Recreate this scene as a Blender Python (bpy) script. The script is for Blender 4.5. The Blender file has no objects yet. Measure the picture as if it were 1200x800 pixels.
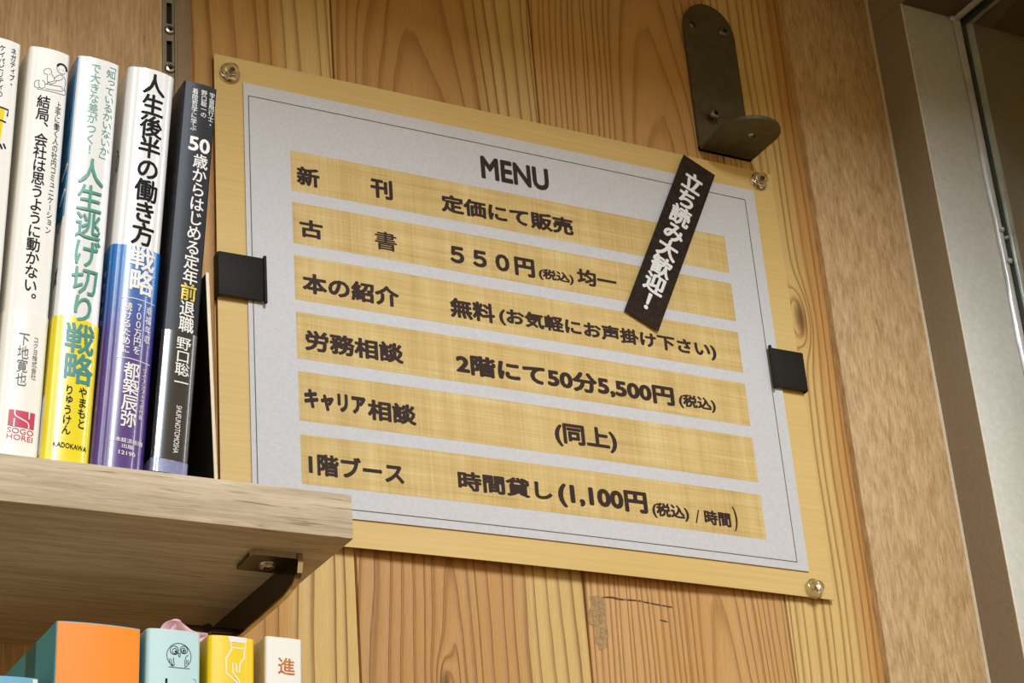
import bpy, bmesh, math, random
from mathutils import Vector, Matrix
random.seed(7)
S = bpy.context.scene
COL = S.collection
MM = 0.001

# ------------------------------------------------------------------ camera
cam = bpy.data.cameras.new('camera'); co = bpy.data.objects.new('camera', cam); COL.objects.link(co)
cam.sensor_width = 36; cam.sensor_fit = 'HORIZONTAL'; cam.lens = 72.417
cam.clip_start = .01
r_ = Vector((.88095143, -.4672042, -.07513198)); u_ = Vector((-.14281672, -.4138724, .8990623)); w_ = Vector((.45114074, .78130012, .43132606))
m = Matrix.Identity(4)
for i in range(3):
    m[i][0] = r_[i]; m[i][1] = u_[i]; m[i][2] = -w_[i]
m.translation = Vector((-.56026399, -.95074398, -.53122296))
co.matrix_world = m
S.camera = co

# ------------------------------------------------------------------ world, lamps, exposure
wd = bpy.data.worlds.new('world'); S.world = wd; wd.use_nodes = True
wd.node_tree.nodes['Background'].inputs[0].default_value = (1, .76, .40, 1)
wd.node_tree.nodes['Background'].inputs[1].default_value = .66

def area(name, loc, target, sx, sy, power, color):
    l = bpy.data.lights.new(name, 'AREA'); l.shape = 'RECTANGLE'; l.size = sx; l.size_y = sy
    l.energy = power; l.color = color
    o = bpy.data.objects.new(name, l); COL.objects.link(o); o.location = loc
    o.rotation_euler = (Vector(target) - Vector(loc)).to_track_quat('-Z', 'Y').to_euler()
    return o
area('ceiling_tube', (-.30, -3.0, 1.5), (.05, -.6, -.3), .12, .9, 70, (.82, .90, 1))
area('ceiling_tube', (2.7, -3.4, 1.62), (2.2, -2.8, 0), .12, 2.0, 16, (.86, .93, 1))
area('ceiling_tube', (-1.1, -3.4, 1.62), (-.8, -2.8, 0), .06, 2.0, 8, (.86, .93, 1))
S.view_settings.view_transform = 'Standard'; S.view_settings.look = 'None'
S.view_settings.gamma = 1; S.view_settings.use_curve_mapping = False
S.view_settings.exposure = 0.16

# ------------------------------------------------------------------ node helpers
def srgb(r, g, b):
    f = lambda c: ((c/255+.055)/1.055)**2.4 if c > 10 else c/255/12.92
    return (f(r), f(g), f(b), 1)
class NT:
    def __init__(s, name):
        s.m = bpy.data.materials.new(name); s.m.use_nodes = True; s.t = s.m.node_tree; s.N = s.t.nodes; s.L = s.t.links
        s.b = s.N['Principled BSDF']
    def n(s, ty, **k):
        o = s.N.new(ty)
        for a, v in k.items(): setattr(o, a, v)
        return o
    def put(s, sock, v):
        if isinstance(v, bpy.types.NodeSocket): s.L.new(v, sock)
        elif v is not None: sock.default_value = v
    def math(s, op, a, b=None, c=None, clamp=False):
        o = s.n('ShaderNodeMath', operation=op, use_clamp=clamp)
        s.put(o.inputs[0], a); s.put(o.inputs[1], b); s.put(o.inputs[2], c)
        return o.outputs[0]
    def coords(s, scale=(1, 1, 1), loc=(0, 0, 0), vec=None):
        if vec is None: vec = s.n('ShaderNodeTexCoord').outputs['Object']
        mp = s.n('ShaderNodeMapping'); s.L.new(vec, mp.inputs[0]); mp.inputs['Scale'].default_value = scale; mp.inputs['Location'].default_value = loc
        return mp.outputs[0]
    def noise(s, vec, scale, detail=3, rough=.5, dist=0):
        o = s.n('ShaderNodeTexNoise'); s.L.new(vec, o.inputs['Vector']); o.inputs['Scale'].default_value = scale
        o.inputs['Detail'].default_value = detail; o.inputs['Roughness'].default_value = rough; o.inputs['Distortion'].default_value = dist
        return o.outputs['Fac']
    def ramp(s, fac, stops, interp='LINEAR'):
        o = s.n('ShaderNodeValToRGB'); s.put(o.inputs[0], fac); e = o.color_ramp.elements; o.color_ramp.interpolation = interp
        e[0].position, e[0].color = stops[0]; e[1].position, e[1].color = stops[-1]
        for p, c in stops[1:-1]:
            x = e.new(p); x.color = c
        return o.outputs[0]
    def mix(s, fac, a, b, mode='MIX'):
        o = s.n('ShaderNodeMix', data_type='RGBA', blend_type=mode); s.put(o.inputs[0], fac); s.put(o.inputs[6], a); s.put(o.inputs[7], b)
        return o.outputs[2]
    def bump(s, h, strength, dist=.001):
        o = s.n('ShaderNodeBump'); s.put(o.inputs['Height'], h); o.inputs['Strength'].default_value = strength; o.inputs['Distance'].default_value = dist
        s.L.new(o.outputs[0], s.b.inputs['Normal']); return o
    def fin(s, color, rough=.5, metal=0, spec=.5, coat=0):
        s.put(s.b.inputs['Base Color'], color); s.put(s.b.inputs['Roughness'], rough); s.put(s.b.inputs['Metallic'], metal)
        s.b.inputs['Specular IOR Level'].default_value = spec; s.b.inputs['Coat Weight'].default_value = coat
        s.b.inputs['Coat Roughness'].default_value = .08
        return s.m
def G(v): return (v, v, v, 1)

def plain(name, c, rough=.5, metal=0, spec=.5, coat=0, var=.06, vs=300):
    t = NT(name); v = t.coords()
    n = t.noise(v, vs, 2)
    col = t.mix(1.0, c, t.ramp(n, [(.3, G(1-var)), (.7, G(1+var))]), 'MULTIPLY')
    return t.fin(col, rough, metal, spec, coat)

def cedar(name, light, dark, pale, cx, d0, k, freq, seed, warp=.004, contrast=1.0, pale_to=None, knots=(), red=None):
    """rings of a log whose axis is tilted from the board: distance from the pith gives the growth rings"""
    t = NT(name)
    tc = t.n('ShaderNodeTexCoord').outputs['Object']
    sep = t.n('ShaderNodeSeparateXYZ'); t.L.new(tc, sep.inputs[0]); X, Z = sep.outputs[0], sep.outputs[2]
    lw = t.noise(t.coords((9, 1, 2.2), (seed, 0, seed)), 1.0, 2, .5)
    fw = t.noise(t.coords((60, 1, 7), (seed*2, 0, 0)), 1.0, 3, .6)
    wv = t.math('ADD', t.math('MULTIPLY', t.math('SUBTRACT', lw, .5), warp*10), t.math('MULTIPLY', t.math('SUBTRACT', fw, .5), warp*.9))
    kmask = None
    kx = None
    for (kX, kZ, kr, kl, amp) in knots:
        dx = t.math('DIVIDE', t.math('SUBTRACT', X, kX), kr); dz = t.math('DIVIDE', t.math('SUBTRACT', Z, kZ), kl)
        q = t.math('ADD', t.math('MULTIPLY', dx, dx), t.math('MULTIPLY', dz, dz))
        g = t.math('DIVIDE', 1.0, t.math('ADD', 1.0, t.math('MULTIPLY', q, q)))
        wv = t.math('ADD', wv, t.math('MULTIPLY', g, amp))
        core = t.math('SUBTRACT', 1.0, t.math('MULTIPLY', q, 2.2), clamp=True)
        kmask = core if kmask is None else t.math('MAXIMUM', kmask, core)
    a = t.math('SUBTRACT', X, cx); b = t.math('MULTIPLY_ADD', Z, k, d0)
    r = t.math('SQRT', t.math('ADD', t.math('MULTIPLY', a, a), t.math('MULTIPLY', b, b)))
    r = t.math('ADD', r, wv)
    # rings of uneven width
    un = t.n('ShaderNodeTexNoise', noise_dimensions='1D'); t.put(un.inputs['W'], t.math('MULTIPLY', r, freq*.45)); un.inputs['Scale'].default_value = 1; un.inputs['Detail'].default_value = 1
    ph = t.math('ADD', t.math('MULTIPLY', r, freq), t.math('MULTIPLY', un.outputs['Fac'], 1.5))
    fr = t.math('FRACT', ph)
    late = t.ramp(fr, [(0, G(.1)), (.45, G(0.02)), (.72, G(.28)), (.88, G(1)), (.95, G(.9)), (1, G(.1))])
    vari = t.noise(t.coords((30, 1, 3), (seed*3, 0, 0)), 1.0, 2)
    late2 = t.math('MULTIPLY', late, t.math('MULTIPLY', t.ramp(vari, [(.2, G(.35)), (.75, G(1))]), contrast))
    fib = t.noise(t.coords((1500, 1, 35), (seed, 0, 0)), 1.0, 3, .6)
    blot = t.noise(t.coords((14, 1, 2.5), (seed*5, 0, 1)), 1.0, 2)
    base = t.mix(t.ramp(blot, [(.3, G(0)), (.7, G(1))]), light, red or light)
    if pale_to:
        for (x0, x1) in pale_to:
            f = t.n('ShaderNodeMapRange', interpolation_type='SMOOTHSTEP'); t.put(f.inputs[0], t.math('ADD', X, t.math('MULTIPLY', wv, .6))); f.inputs[1].default_value = x0; f.inputs[2].default_value = x1
            base = t.mix(f.outputs[0], base, pale)
    c = t.mix(late2, base, dark)
    c = t.mix(1.0, c, t.ramp(fib, [(.25, G(.86)), (.75, G(1.1))]), 'MULTIPLY')
    if kmask is not None:
        c = t.mix(t.math('MULTIPLY', kmask, .75), c, srgb(92, 58, 34))
    t.fin(c, .52, 0, .35)
    rel = t.noise(t.coords((500, 1, 130), (seed, 0, 0)), 1.0, 2, .6)
    h = t.math('ADD', t.math('MULTIPLY', late, .9), t.math('MULTIPLY', rel, .55))
    t.bump(h, 1.0, .0008)
    return t.m

def oak(name, light, dark, axis='X', seed=0, contrast=1.0, fine=420, long_=9, rough=.5, bump=.25, strokes=0):
    t = NT(name)
    def sc(a, b): return {'X': (b, a, a), 'Z': (a, a, b)}[axis]
    w = t.noise(t.coords(sc(12, 2.0), (seed, seed, seed)), 1.0, 2, .5, .4)
    n1 = t.noise(t.coords(sc(fine, long_), (seed, 0, seed)), 1.0, 4, .62, .3)
    n2 = t.noise(t.coords(sc(fine*.22, long_*.5), (seed*2, 0, seed)), 1.0, 3, .55, .5)
    n3 = t.noise(t.coords(sc(fine*3.5, long_*6), (seed*2, 0, seed)), 1.0, 2, .5)
    f = t.math('ADD', t.math('MULTIPLY', n1, .55), t.math('ADD', t.math('MULTIPLY', n2, .35), t.math('MULTIPLY', w, .10)))
    f = t.math('ADD', t.math('MULTIPLY', t.math('SUBTRACT', f, .5), 2.6*contrast), .55, clamp=True)
    c = t.mix(f, dark, light)
    c = t.mix(1.0, c, t.ramp(n3, [(.3, G(.9)), (.7, G(1.07))]), 'MULTIPLY')
    if strokes:
        st = t.noise(t.coords(sc(900, 45), (seed, 3, seed)), 1.0, 2, .5, .6); ms = t.noise(t.coords(sc(40, 12), (seed, 1, seed)), 1.0, 2)
        k = t.math('MULTIPLY', t.ramp(st, [(.30, G(1)), (.40, G(0))]), t.ramp(ms, [(.35, G(.25)), (.62, G(1))]))
        c = t.mix(t.math('MULTIPLY', k, strokes), c, srgb(118, 98, 72))
    t.fin(c, rough, 0, .4)
    t.bump(n1, bump, .0005)
    return t.m

# ------------------------------------------------------------------ materials
LIT, DRK, PAL = srgb(206, 150, 88), srgb(148, 90, 42), srgb(224, 183, 118)
M = {}
M['plank1'] = cedar('cedar_plank', srgb(206, 161, 94), srgb(158, 109, 52), srgb(224, 191, 124), -.30, .02, .02, 95, 3.1, .003, 1.0, pale_to=[(-.165, -.145)], red=srgb(196, 145, 80))
M['plank2'] = cedar('cedar_plank', srgb(208, 163, 100), srgb(158, 109, 54), srgb(224, 191, 124), -.062, .018, .085, 150, 7.7, .004, 1.0, pale_to=[(-.025, -.005)], knots=[(-.070, -.222, .006, .020, -.010)], red=srgb(196, 145, 84))
M['plank3'] = cedar('cedar_plank', srgb(216, 171, 110), srgb(164, 115, 62), srgb(220, 181, 112), .112, .026, .055, 260, 12.4, .003, .9, red=srgb(208, 157, 96))
M['plank4'] = cedar('cedar_plank', srgb(228, 195, 128), srgb(172, 127, 66), srgb(206, 155, 90), .34, .03, .02, 170, 5.2, .0025, 1.15, pale_to=[(.206, .224)], knots=[(.2055, .045, .008, .022, .014)], red=srgb(220, 181, 112))
M['floor'] = oak('floor_boards', srgb(120, 92, 66), srgb(84, 62, 44), 'X', 3.0, 1, 40, 2)
M['wall'] = plain('dark_wall', srgb(70, 50, 32), .8)
M['trim'] = oak('sliced_veneer', srgb(220, 187, 139), srgb(166, 129, 84), 'Z', 4.0, 1.5, 800, 95, .5, .3)
M['trim_edge'] = plain('trim_edge_band', srgb(214, 196, 164), .5)
M['oakwall'] = oak('brown_oak', srgb(216, 182, 136), srgb(166, 130, 88), 'Z', 2.0, 1.2, 620, 40, strokes=.55)
M['oakgrey'] = oak('grey_oak', srgb(150, 128, 98), srgb(116, 95, 68), 'Z', 6.0, .9, 420, 14)
M['shelf'] = oak('pale_oak', srgb(224, 210, 184), srgb(164, 146, 118), 'X', 9.0, 1.0, 430, 16, strokes=.8)
M['steel'] = plain('brushed_steel', srgb(200, 197, 188), .42, .3, .5)
M['bronze'] = plain('brown_coated_metal', srgb(148, 134, 114), .5, .1)
M['edge_highlight'] = plain('painted_edge_highlight', srgb(236, 230, 216), .3, .2)  # bright colour painted in for the highlight on the frame corner
M['soffit'] = plain('brown_soffit', srgb(88, 72, 50), .55)
M['silver'] = plain('aluminium_rail', srgb(134, 120, 92), .55, .2)
M['steel_behind_glass'] = plain('glass_tinted_steel', srgb(128, 110, 80), .45, .2)  # steel again, with glass tint and reflection put into the colour
M['slot'] = plain('recess_shade', srgb(22, 17, 12), .8)  # near-black painted in for the shade inside recesses
M['screw'] = plain('screw_metal', srgb(178, 172, 160), .25, .9)
M['olive'] = plain('olive_coated_steel', srgb(92, 84, 56), .55, .35, .5, var=.16, vs=160)
M['darkscrew'] = plain('dull_screw', srgb(128, 120, 104), .4, .7)
M['chrome'] = plain('chrome', srgb(200, 190, 172), .14, 1)
M['blackmetal'] = plain('dark_bracket_metal', srgb(64, 56, 42), .28, .6)
M['blackclip'] = plain('black_plastic', srgb(34, 30, 26), .6, 0, .2)
M['ink'] = plain('brown_ink', srgb(56, 38, 32), .6, 0, .25, var=.03)
M['line'] = plain('olive_line', srgb(90, 92, 70), .6)
M['black'] = plain('black_ink', srgb(22, 22, 26), .6, 0, .15, var=.02)
M['white'] = plain('white_ink', srgb(240, 240, 240), .4, var=.01)
M['cream'] = plain('cream_edge', srgb(232, 222, 200), .6)
M['pages'] = NT('page_block'); t = M['pages']
pn = t.noise(t.coords((2500, 5, 5)), 1, 1); M['pages'] = t.fin(t.ramp(pn, [(.3, srgb(205, 192, 165)), (.7, srgb(238, 228, 204))]), .8)
def paper(name, c, coat=.0, rough=.42, var=.02): return plain(name, c, rough, 0, .5, coat, var, 900)
M['white_gloss'] = paper('gloss_white_jacket', srgb(236, 239, 242), .8, .2)
M['white_matt'] = paper('matt_white_jacket', srgb(242, 242, 239), .0, .5)
M['obi_white'] = paper('white_band_paper', srgb(241, 242, 238), .1, .4)
M['blue_print'] = paper('blue_print', srgb(60, 140, 196), .6, .25)
M['yellow'] = paper('yellow_print', srgb(240, 222, 12), .6, .25)
M['yellow2'] = paper('yellow_jacket', srgb(246, 214, 8), .2, .35)
M['teal'] = plain('teal_ink', srgb(64, 150, 130), .4, var=.02)
M['teal2'] = plain('teal_ink_2', srgb(52, 140, 138), .4, var=.02)
M['black_jacket'] = plain('black_jacket', srgb(38, 42, 50), .4, 0, .22, 0, .02, 900)
M['black_gloss'] = paper('black_gloss_band', srgb(26, 28, 34), .9, .18)
M['lav'] = paper('lavender_strip', srgb(124, 130, 176), .4, .35, .15)
M['gold'] = plain('gold_foil', srgb(214, 190, 92), .3, .6, var=.2)
M['crimson'] = plain('crimson_ink', srgb(196, 50, 84), .45)
M['orange'] = paper('orange_jacket', srgb(252, 144, 12), .0, .5)
M['cyan'] = paper('cyan_cover', srgb(92, 186, 224), .0, .5)
M['darkteal'] = paper('dark_teal_paper', srgb(70, 124, 136), .0, .5)
M['paleblue'] = paper('pale_blue_jacket', srgb(192, 228, 236), .0, .45)
M['skyblue'] = paper('sky_blue_jacket', srgb(110, 180, 220), .0, .5)
M['copper'] = plain('copper_foil', srgb(206, 124, 62), .3, .5, var=.3, vs=500)
M['greyink'] = plain('grey_ink', srgb(84, 88, 92), .5)
t = NT('blue_to_purple_band'); sp = t.n('ShaderNodeSeparateXYZ'); t.L.new(t.n('ShaderNodeTexCoord').outputs['Object'], sp.inputs[0])
mr = t.n('ShaderNodeMapRange'); t.L.new(sp.outputs[2], mr.inputs[0]); mr.inputs[1].default_value = .045; mr.inputs[2].default_value = .107
M['bluepurple'] = t.fin(t.ramp(mr.outputs[0], [(0, srgb(76, 46, 132)), (.3, srgb(64, 62, 150)), (.65, srgb(34, 104, 186)), (1, srgb(16, 122, 206))]), .25, 0, .5, .8)
# mount: printed tan wood grain, runs sideways
t = NT('tan_wood_print'); n1 = t.noise(t.coords((6, 1, 420)), 1, 3, .6); n2 = t.noise(t.coords((5, 1, 6)), 1, 2)
c = t.mix(t.ramp(n2, [(.3, G(0)), (.7, G(1))]), srgb(220, 186, 112), srgb(228, 196, 128))
c = t.mix(1.0, c, t.ramp(n1, [(.3, G(.93)), (.7, G(1.05))]), 'MULTIPLY'); M['mount'] = t.fin(c, .5, 0, .4)
# white sheet: fine fibre
t = NT('printed_white_sheet'); n1 = t.noise(t.coords((1, 1, 1)), 420, 3, .7); M['sheet'] = t.fin(t.ramp(n1, [(.3, srgb(206, 206, 210)), (.7, srgb(218, 218, 223))]), .55, 0, .35)
# ochre bands: woven washi look
t = NT('ochre_woven_print')
h1 = t.noise(t.coords((9, 1, 900)), 1, 3, .7, .3); v1 = t.noise(t.coords((700, 1, 12)), 1, 3, .7, .3); v2 = t.noise(t.coords((70, 1, 6)), 1, 2, .6); h2 = t.noise(t.coords((14, 1, 160)), 1, 2, .6)
f = t.math('ADD', t.math('ADD', t.math('MULTIPLY', h1, .3), t.math('MULTIPLY', v1, .25)), t.math('ADD', t.math('MULTIPLY', v2, .25), t.math('MULTIPLY', h2, .2)))
M['band'] = t.fin(t.ramp(f, [(.36, srgb(190, 158, 92)), (.47, srgb(212, 182, 116)), (.54, srgb(222, 194, 130)), (.66, srgb(236, 216, 162))]), .55, 0, .35)
t = NT('speckled_black_label'); n1 = t.noise(t.coords((1, 1, 1)), 300, 4, .7); M['label'] = t.fin(t.ramp(n1, [(.35, srgb(36, 26, 20)), (.75, srgb(62, 48, 38))]), .6, 0, .15)
t = NT('pink_paper'); M['pink'] = t.fin(srgb(236, 190, 212), .6)
def glassmat(name, tint, rough=.02, ior=1.49):
    t = NT(name); t.b.inputs['Transmission Weight'].default_value = 1; t.b.inputs['IOR'].default_value = ior
    return t.fin(tint, rough)
M['clear'] = glassmat('clear_plastic', (.98, .97, .95, 1))
t = NT('window_glass'); tb = t.n('ShaderNodeBsdfTransparent'); tb.inputs[0].default_value = (.93, .96, .94, 1); gb = t.n('ShaderNodeBsdfGlossy'); gb.inputs['Roughness'].default_value = .02
fz = t.n('ShaderNodeLayerWeight'); fz.inputs[0].default_value = .5; fv = t.math('MULTIPLY_ADD', t.math('POWER', fz.outputs['Facing'], 4.0), .6, .04); mx = t.n('ShaderNodeMixShader'); t.L.new(fv, mx.inputs[0]); t.L.new(tb.outputs[0], mx.inputs[1]); t.L.new(gb.outputs[0], mx.inputs[2])
t.L.new(mx.outputs[0], t.N['Material Output'].inputs['Surface']); M['glass'] = t.m
M['glass_edge'] = plain('green_glass_edge', srgb(38, 52, 46), .2)
M['sealant'] = plain('milky_sealant', srgb(168, 166, 160), .28, 0, .6, .3, .15, 60)
M['stain'] = plain('grey_filler', srgb(190, 158, 112), .7, var=.1)
M['scuff'] = plain('dark_scuff', srgb(96, 72, 52), .8)
for nm, lo, hi, sc in (('stain', .42, .56, 260), ('scuff', .40, .62, 500)):
    m_ = M[nm]; t = NT.__new__(NT); t.m = m_; t.t = m_.node_tree; t.N = t.t.nodes; t.L = t.t.links; t.b = t.N['Principled BSDF']
    t.put(t.b.inputs['Alpha'], t.ramp(t.noise(t.coords((1, 1, 1)), sc, 3, .6), [(lo, G(.15)), (hi, G(.85))]))

# ------------------------------------------------------------------ mesh helpers
def link(name, verts, faces, mat, parent=None, smooth=None):
    me = bpy.data.meshes.new(name); me.from_pydata([tuple(v) for v in verts], [], faces); me.update()
    me.materials.append(M[mat] if isinstance(mat, str) else mat)
    bm = bmesh.new(); bm.from_mesh(me); bmesh.ops.recalc_face_normals(bm, faces=bm.faces); bm.to_mesh(me); bm.free()
    if smooth is not None:
        for p in me.polygons: p.use_smooth = True
        me.set_sharp_from_angle(angle=math.radians(smooth))
    o = bpy.data.objects.new(name, me); COL.objects.link(o)
    if parent: o.parent = parent
    return o
def empty(name, label=None, cat=None, loc=(0, 0, 0), rot=None, group=None, kind=None):
    o = bpy.data.objects.new(name, None); COL.objects.link(o); o.location = loc; o.empty_display_size = .01
    if rot: o.rotation_euler = rot
    return tag(o, label, cat, group, kind)
def tag(o, label=None, cat=None, group=None, kind=None):
    if label: o['label'] = label
    if cat: o['category'] = cat
    if group: o['group'] = group
    if kind: o['kind'] = kind
    return o
def bevel_box(x0, x1, y0, y1, z0, z1, bev=.0006, seg=2):
    bm = bmesh.new(); bmesh.ops.create_cube(bm, size=1)
    for v in bm.verts:
        v.co = Vector((x0+(v.co.x+.5)*(x1-x0), y0+(v.co.y+.5)*(y1-y0), z0+(v.co.z+.5)*(z1-z0)))
    if bev: bmesh.ops.bevel(bm, geom=list(bm.edges), offset=bev, segments=seg, profile=.5, affect='EDGES')
    return bm
def from_bm(name, bm, mat, parent=None, smooth=None, origin=None):
    if origin:
        for v in bm.verts: v.co -= Vector(origin)
    bmesh.ops.recalc_face_normals(bm, faces=bm.faces)
    me = bpy.data.meshes.new(name); bm.to_mesh(me); bm.free(); me.materials.append(M[mat])
    if smooth is not None:
        for p in me.polygons: p.use_smooth = True
        me.set_sharp_from_angle(angle=math.radians(smooth))
    o = bpy.data.objects.new(name, me); COL.objects.link(o)
    if origin: o.location = origin
    if parent: o.parent = parent
    return o
def box(name, x0, x1, y0, y1, z0, z1, mat, parent=None, bev=.0006, seg=2, smooth=40):
    return from_bm(name, bevel_box(x0, x1, y0, y1, z0, z1, bev, seg), mat, parent, smooth)
def prism(name, outline, thick_vec, mat, parent=None, bev=0, smooth=None, holes=()):
    """outline: list of 3-D points; extruded along thick_vec"""
    bm = bmesh.new(); T = Vector(thick_vec)
    es = []
    for loop in (outline,) + tuple(holes):
        vs = [bm.verts.new(p) for p in loop]
        es += [bm.edges.new((vs[i], vs[(i+1) % len(vs)])) for i in range(len(vs))]
    g = bmesh.ops.triangle_fill(bm, edges=es, use_beauty=True)
    fs = [x for x in g['geom'] if isinstance(x, bmesh.types.BMFace)]
    ex = bmesh.ops.extrude_face_region(bm, geom=fs)
    bmesh.ops.translate(bm, vec=T, verts=[x for x in ex['geom'] if isinstance(x, bmesh.types.BMVert)])
    return from_bm(name, bm, mat, parent, smooth)
def lathe(name, prof, n, mat, parent=None, loc=(0, 0, 0), axis='-Y', smooth=40):
    """prof: (radius, height); height grows along the axis (towards the viewer for -Y)"""
    V, F = [], []
    def tr(x, z, h): return {'-Y': (x, -h, z), '-Z': (x, z, -h)}[axis]
    for r, h in prof:
        for i in range(n):
            a = 2*math.pi*i/n; p = tr(r*math.cos(a), r*math.sin(a), h); V.append((p[0]+loc[0], p[1]+loc[1], p[2]+loc[2]))
    for j in range(len(prof)-1):
        for i in range(n): F.append((j*n+i, j*n+(i+1) % n, (j+1)*n+(i+1) % n, (j+1)*n+i))
    F.append(tuple(range(n))); F.append(tuple((len(prof)-1)*n+i for i in range(n)))
    return link(name, V, F, mat, parent, smooth)
def screw(name, loc, R, mat, parent, axis='-Y'):
    """round head with flat dark bars painting the shade of a cross recess"""
    o = lathe(name, [(R, 0), (R, R*.15), (R*.8, R*.42), (R*.45, R*.5), (R*.36, R*.3)], 20, mat, parent, loc, axis)
    h = R*.52; a, b = R*.5, R*.13
    V = []; F = []
    for (p, q) in ((a, b), (b, a)):
        k = len(V)
        for sx, sz in ((-1, -1), (1, -1), (1, 1), (-1, 1)):
            x, z = p*sx, q*sz; c, s = math.cos(.5), math.sin(.5); x, z = c*x-s*z, s*x+c*z
            V.append((loc[0]+x, loc[1]-h, loc[2]+z) if axis == '-Y' else (loc[0]+x, loc[1]+z, loc[2]-h))
        F.append((k, k+1, k+2, k+3))
    return o, link('cross_shade', V, F, 'slot', parent)  # flat dark cross paints the recess shade on the head

# ------------------------------------------------------------------ lettering
_gl = {}
_cu = bpy.data.curves.new('glyph_source', 'FONT'); _go = bpy.data.objects.new('glyph_source', _cu); COL.objects.link(_go)
def text_mesh(s, bold=0.0, shear=0.0):
    """filled outline of the words; heavier weights lay the same outline several times, shifted all round"""
    k = (s, round(bold, 4), shear)
    if k in _gl: return _gl[k]
    if bold > 0:
        V0, F0 = text_mesh(s, 0, shear); V, F = [], []
        for q in range(8):
            a = math.pi*2*q/8+.39; b = len(V)
            V += [(v[0]+bold*math.cos(a), v[1]+bold*math.sin(a), q) for v in V0]; F += [tuple(j+b for j in f) for f in F0]
        _gl[k] = (V, F); return V, F
    _cu.body = s; _cu.size = 1; _cu.offset = 0; _cu.shear = shear; _cu.resolution_u = 3; _cu.dimensions = '2D'; _cu.fill_mode = 'FRONT'
    dg = bpy.context.evaluated_depsgraph_get(); dg.update()
    ev = _go.evaluated_get(dg); me = ev.to_mesh()
    V = [(v.co.x, v.co.y) for v in me.vertices]; F = [tuple(p.vertices) for p in me.polygons]
    ev.to_mesh_clear()
    _gl[k] = (V, F); return V, F
ROT = set('ー（）()「」〜…')
SMALL = set('ゃゅょっャュョッィァェォ')
def fit_text(s, x0, x1, z0, z1, bold):
    V, F = text_mesh(s, bold)
    a = min(v[0] for v in V); b = max(v[0] for v in V); c = min(v[1] for v in V); d = max(v[1] for v in V)
    return [(x0+(v[0]-a)/(b-a)*(x1-x0), z0+(v[1]-c)/(d-c)*(z1-z0))+tuple(v[2:]) for v in V], F
def column(s, u0, v0, u1, v1, w, bold):
    """vertical setting: (u0,v0) top centre, (u1,v1) bottom centre, glyph width w; returns 2-D verts, faces"""
    n = len(s); VV, FF = [], []
    for i, ch in enumerate(s):
        f = (i+.5)/n; cu, cv = u0+(u1-u0)*f, v0+(v1-v0)*f; cell = (v0-v1)/n
        V, F = text_mesh(ch, bold)
        if not V: continue
        a = min(v[0] for v in V); b = max(v[0] for v in V); c = min(v[1] for v in V); d = max(v[1] for v in V)
        k = len(VV)
        sx, sz = w/EM, min(cell/EM*1.06, w/EM*1.35)
        for v_ in V:
            x, y = v_[:2]
            gx, gy = x-EM/2, y-.36*EM
            if ch in ROT:
                gx, gy = x-(a+b)/2, y-(c+d)/2; gx, gy = gy, -gx
                if ch == 'ー': gy *= .85
                if ch == '「': gy -= .28*EM; gx += .12*EM
                if ch == '」': gy += .28*EM; gx -= .12*EM
            elif ch in '、。': gx, gy = x-(a+b)/2+.27*EM, y-(c+d)/2+.27*EM
            elif ch in SMALL: gx, gy = x-(a+b)/2+.08*EM, y-(c+d)/2+.05*EM
            elif ch in '！・': gx, gy = x-(a+b)/2, y-(c+d)/2
            VV.append((cu+gx*sx, cv+gy*sz)+tuple(v_[2:]))
        FF += [tuple(j+k for j in p) for p in F]
    return VV, FF
_V, _ = text_mesh('国', 0)
EM = (max(v[0] for v in _V)+min(v[0] for v in _V))   # a centred full-width glyph: left + right bearing = one em
def ribbon(pts, w):
    V, F = [], []
    n = len(pts)
    for i, p in enumerate(pts):
        a = Vector(pts[max(i-1, 0)]); b = Vector(pts[min(i+1, n-1)]); d = b-a
        d = d.normalized() if d.length > 1e-9 else Vector((1, 0)); nn = Vector((-d.y, d.x))*w/2
        V += [(p[0]+nn.x, p[1]+nn.y), (p[0]-nn.x, p[1]-nn.y)]
        if i: F.append((2*i-2, 2*i-1, 2*i+1, 2*i))
    return V, F
def smooth_pts(P, n=6):
    if len(P) < 3: return P
    out = []
    Q = [P[0]] + list(P) + [P[-1]]
    for i in range(1, len(Q)-2):
        for k in range(n):
            t = k/n; p0, p1, p2, p3 = [Vector(q) for q in Q[i-1:i+3]]
            v = .5*((2*p1)+(-p0+p2)*t+(2*p0-5*p1+4*p2-p3)*t*t+(-p0+3*p1-3*p2+p3)*t**3); out.append((v.x, v.y))
    out.append(tuple(P[-1])); return out
def circle_pts(cx, cy, rx, ry=None, n=24, a0=0, a1=360):
    ry = ry or rx
    return [(cx+rx*math.cos(math.radians(a0+(a1-a0)*i/n)), cy+ry*math.sin(math.radians(a0+(a1-a0)*i/n))) for i in range(n+1)]
def join2(parts):
    V, F = [], []
    for v, f in parts:
        k = len(V); V += v; F += [tuple(j+k for j in p) for p in f]
    return V, F

# =================================================================== SETTING
wall = box('wall_back', -1.3, 1.3, .014, .05, -1.85, .9, 'wall', bev=0); tag(wall, kind='structure')
fl = box('floor', -4, 5, -7, .05, -1.9, -1.85, 'floor', bev=0); tag(fl, kind='structure')
seams = [(-.262, -.1191), (-.1191, .0222), (.0222, .1618), (.1618, .2325)]
for i, (a, b) in enumerate(seams):
    bm = bevel_box(a+.0007, b-.0007, 0, .0139, -.8, .36, .0004, 2)
    from_bm('plank', bm, 'plank%d' % (i+1), wall, 40)
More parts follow.
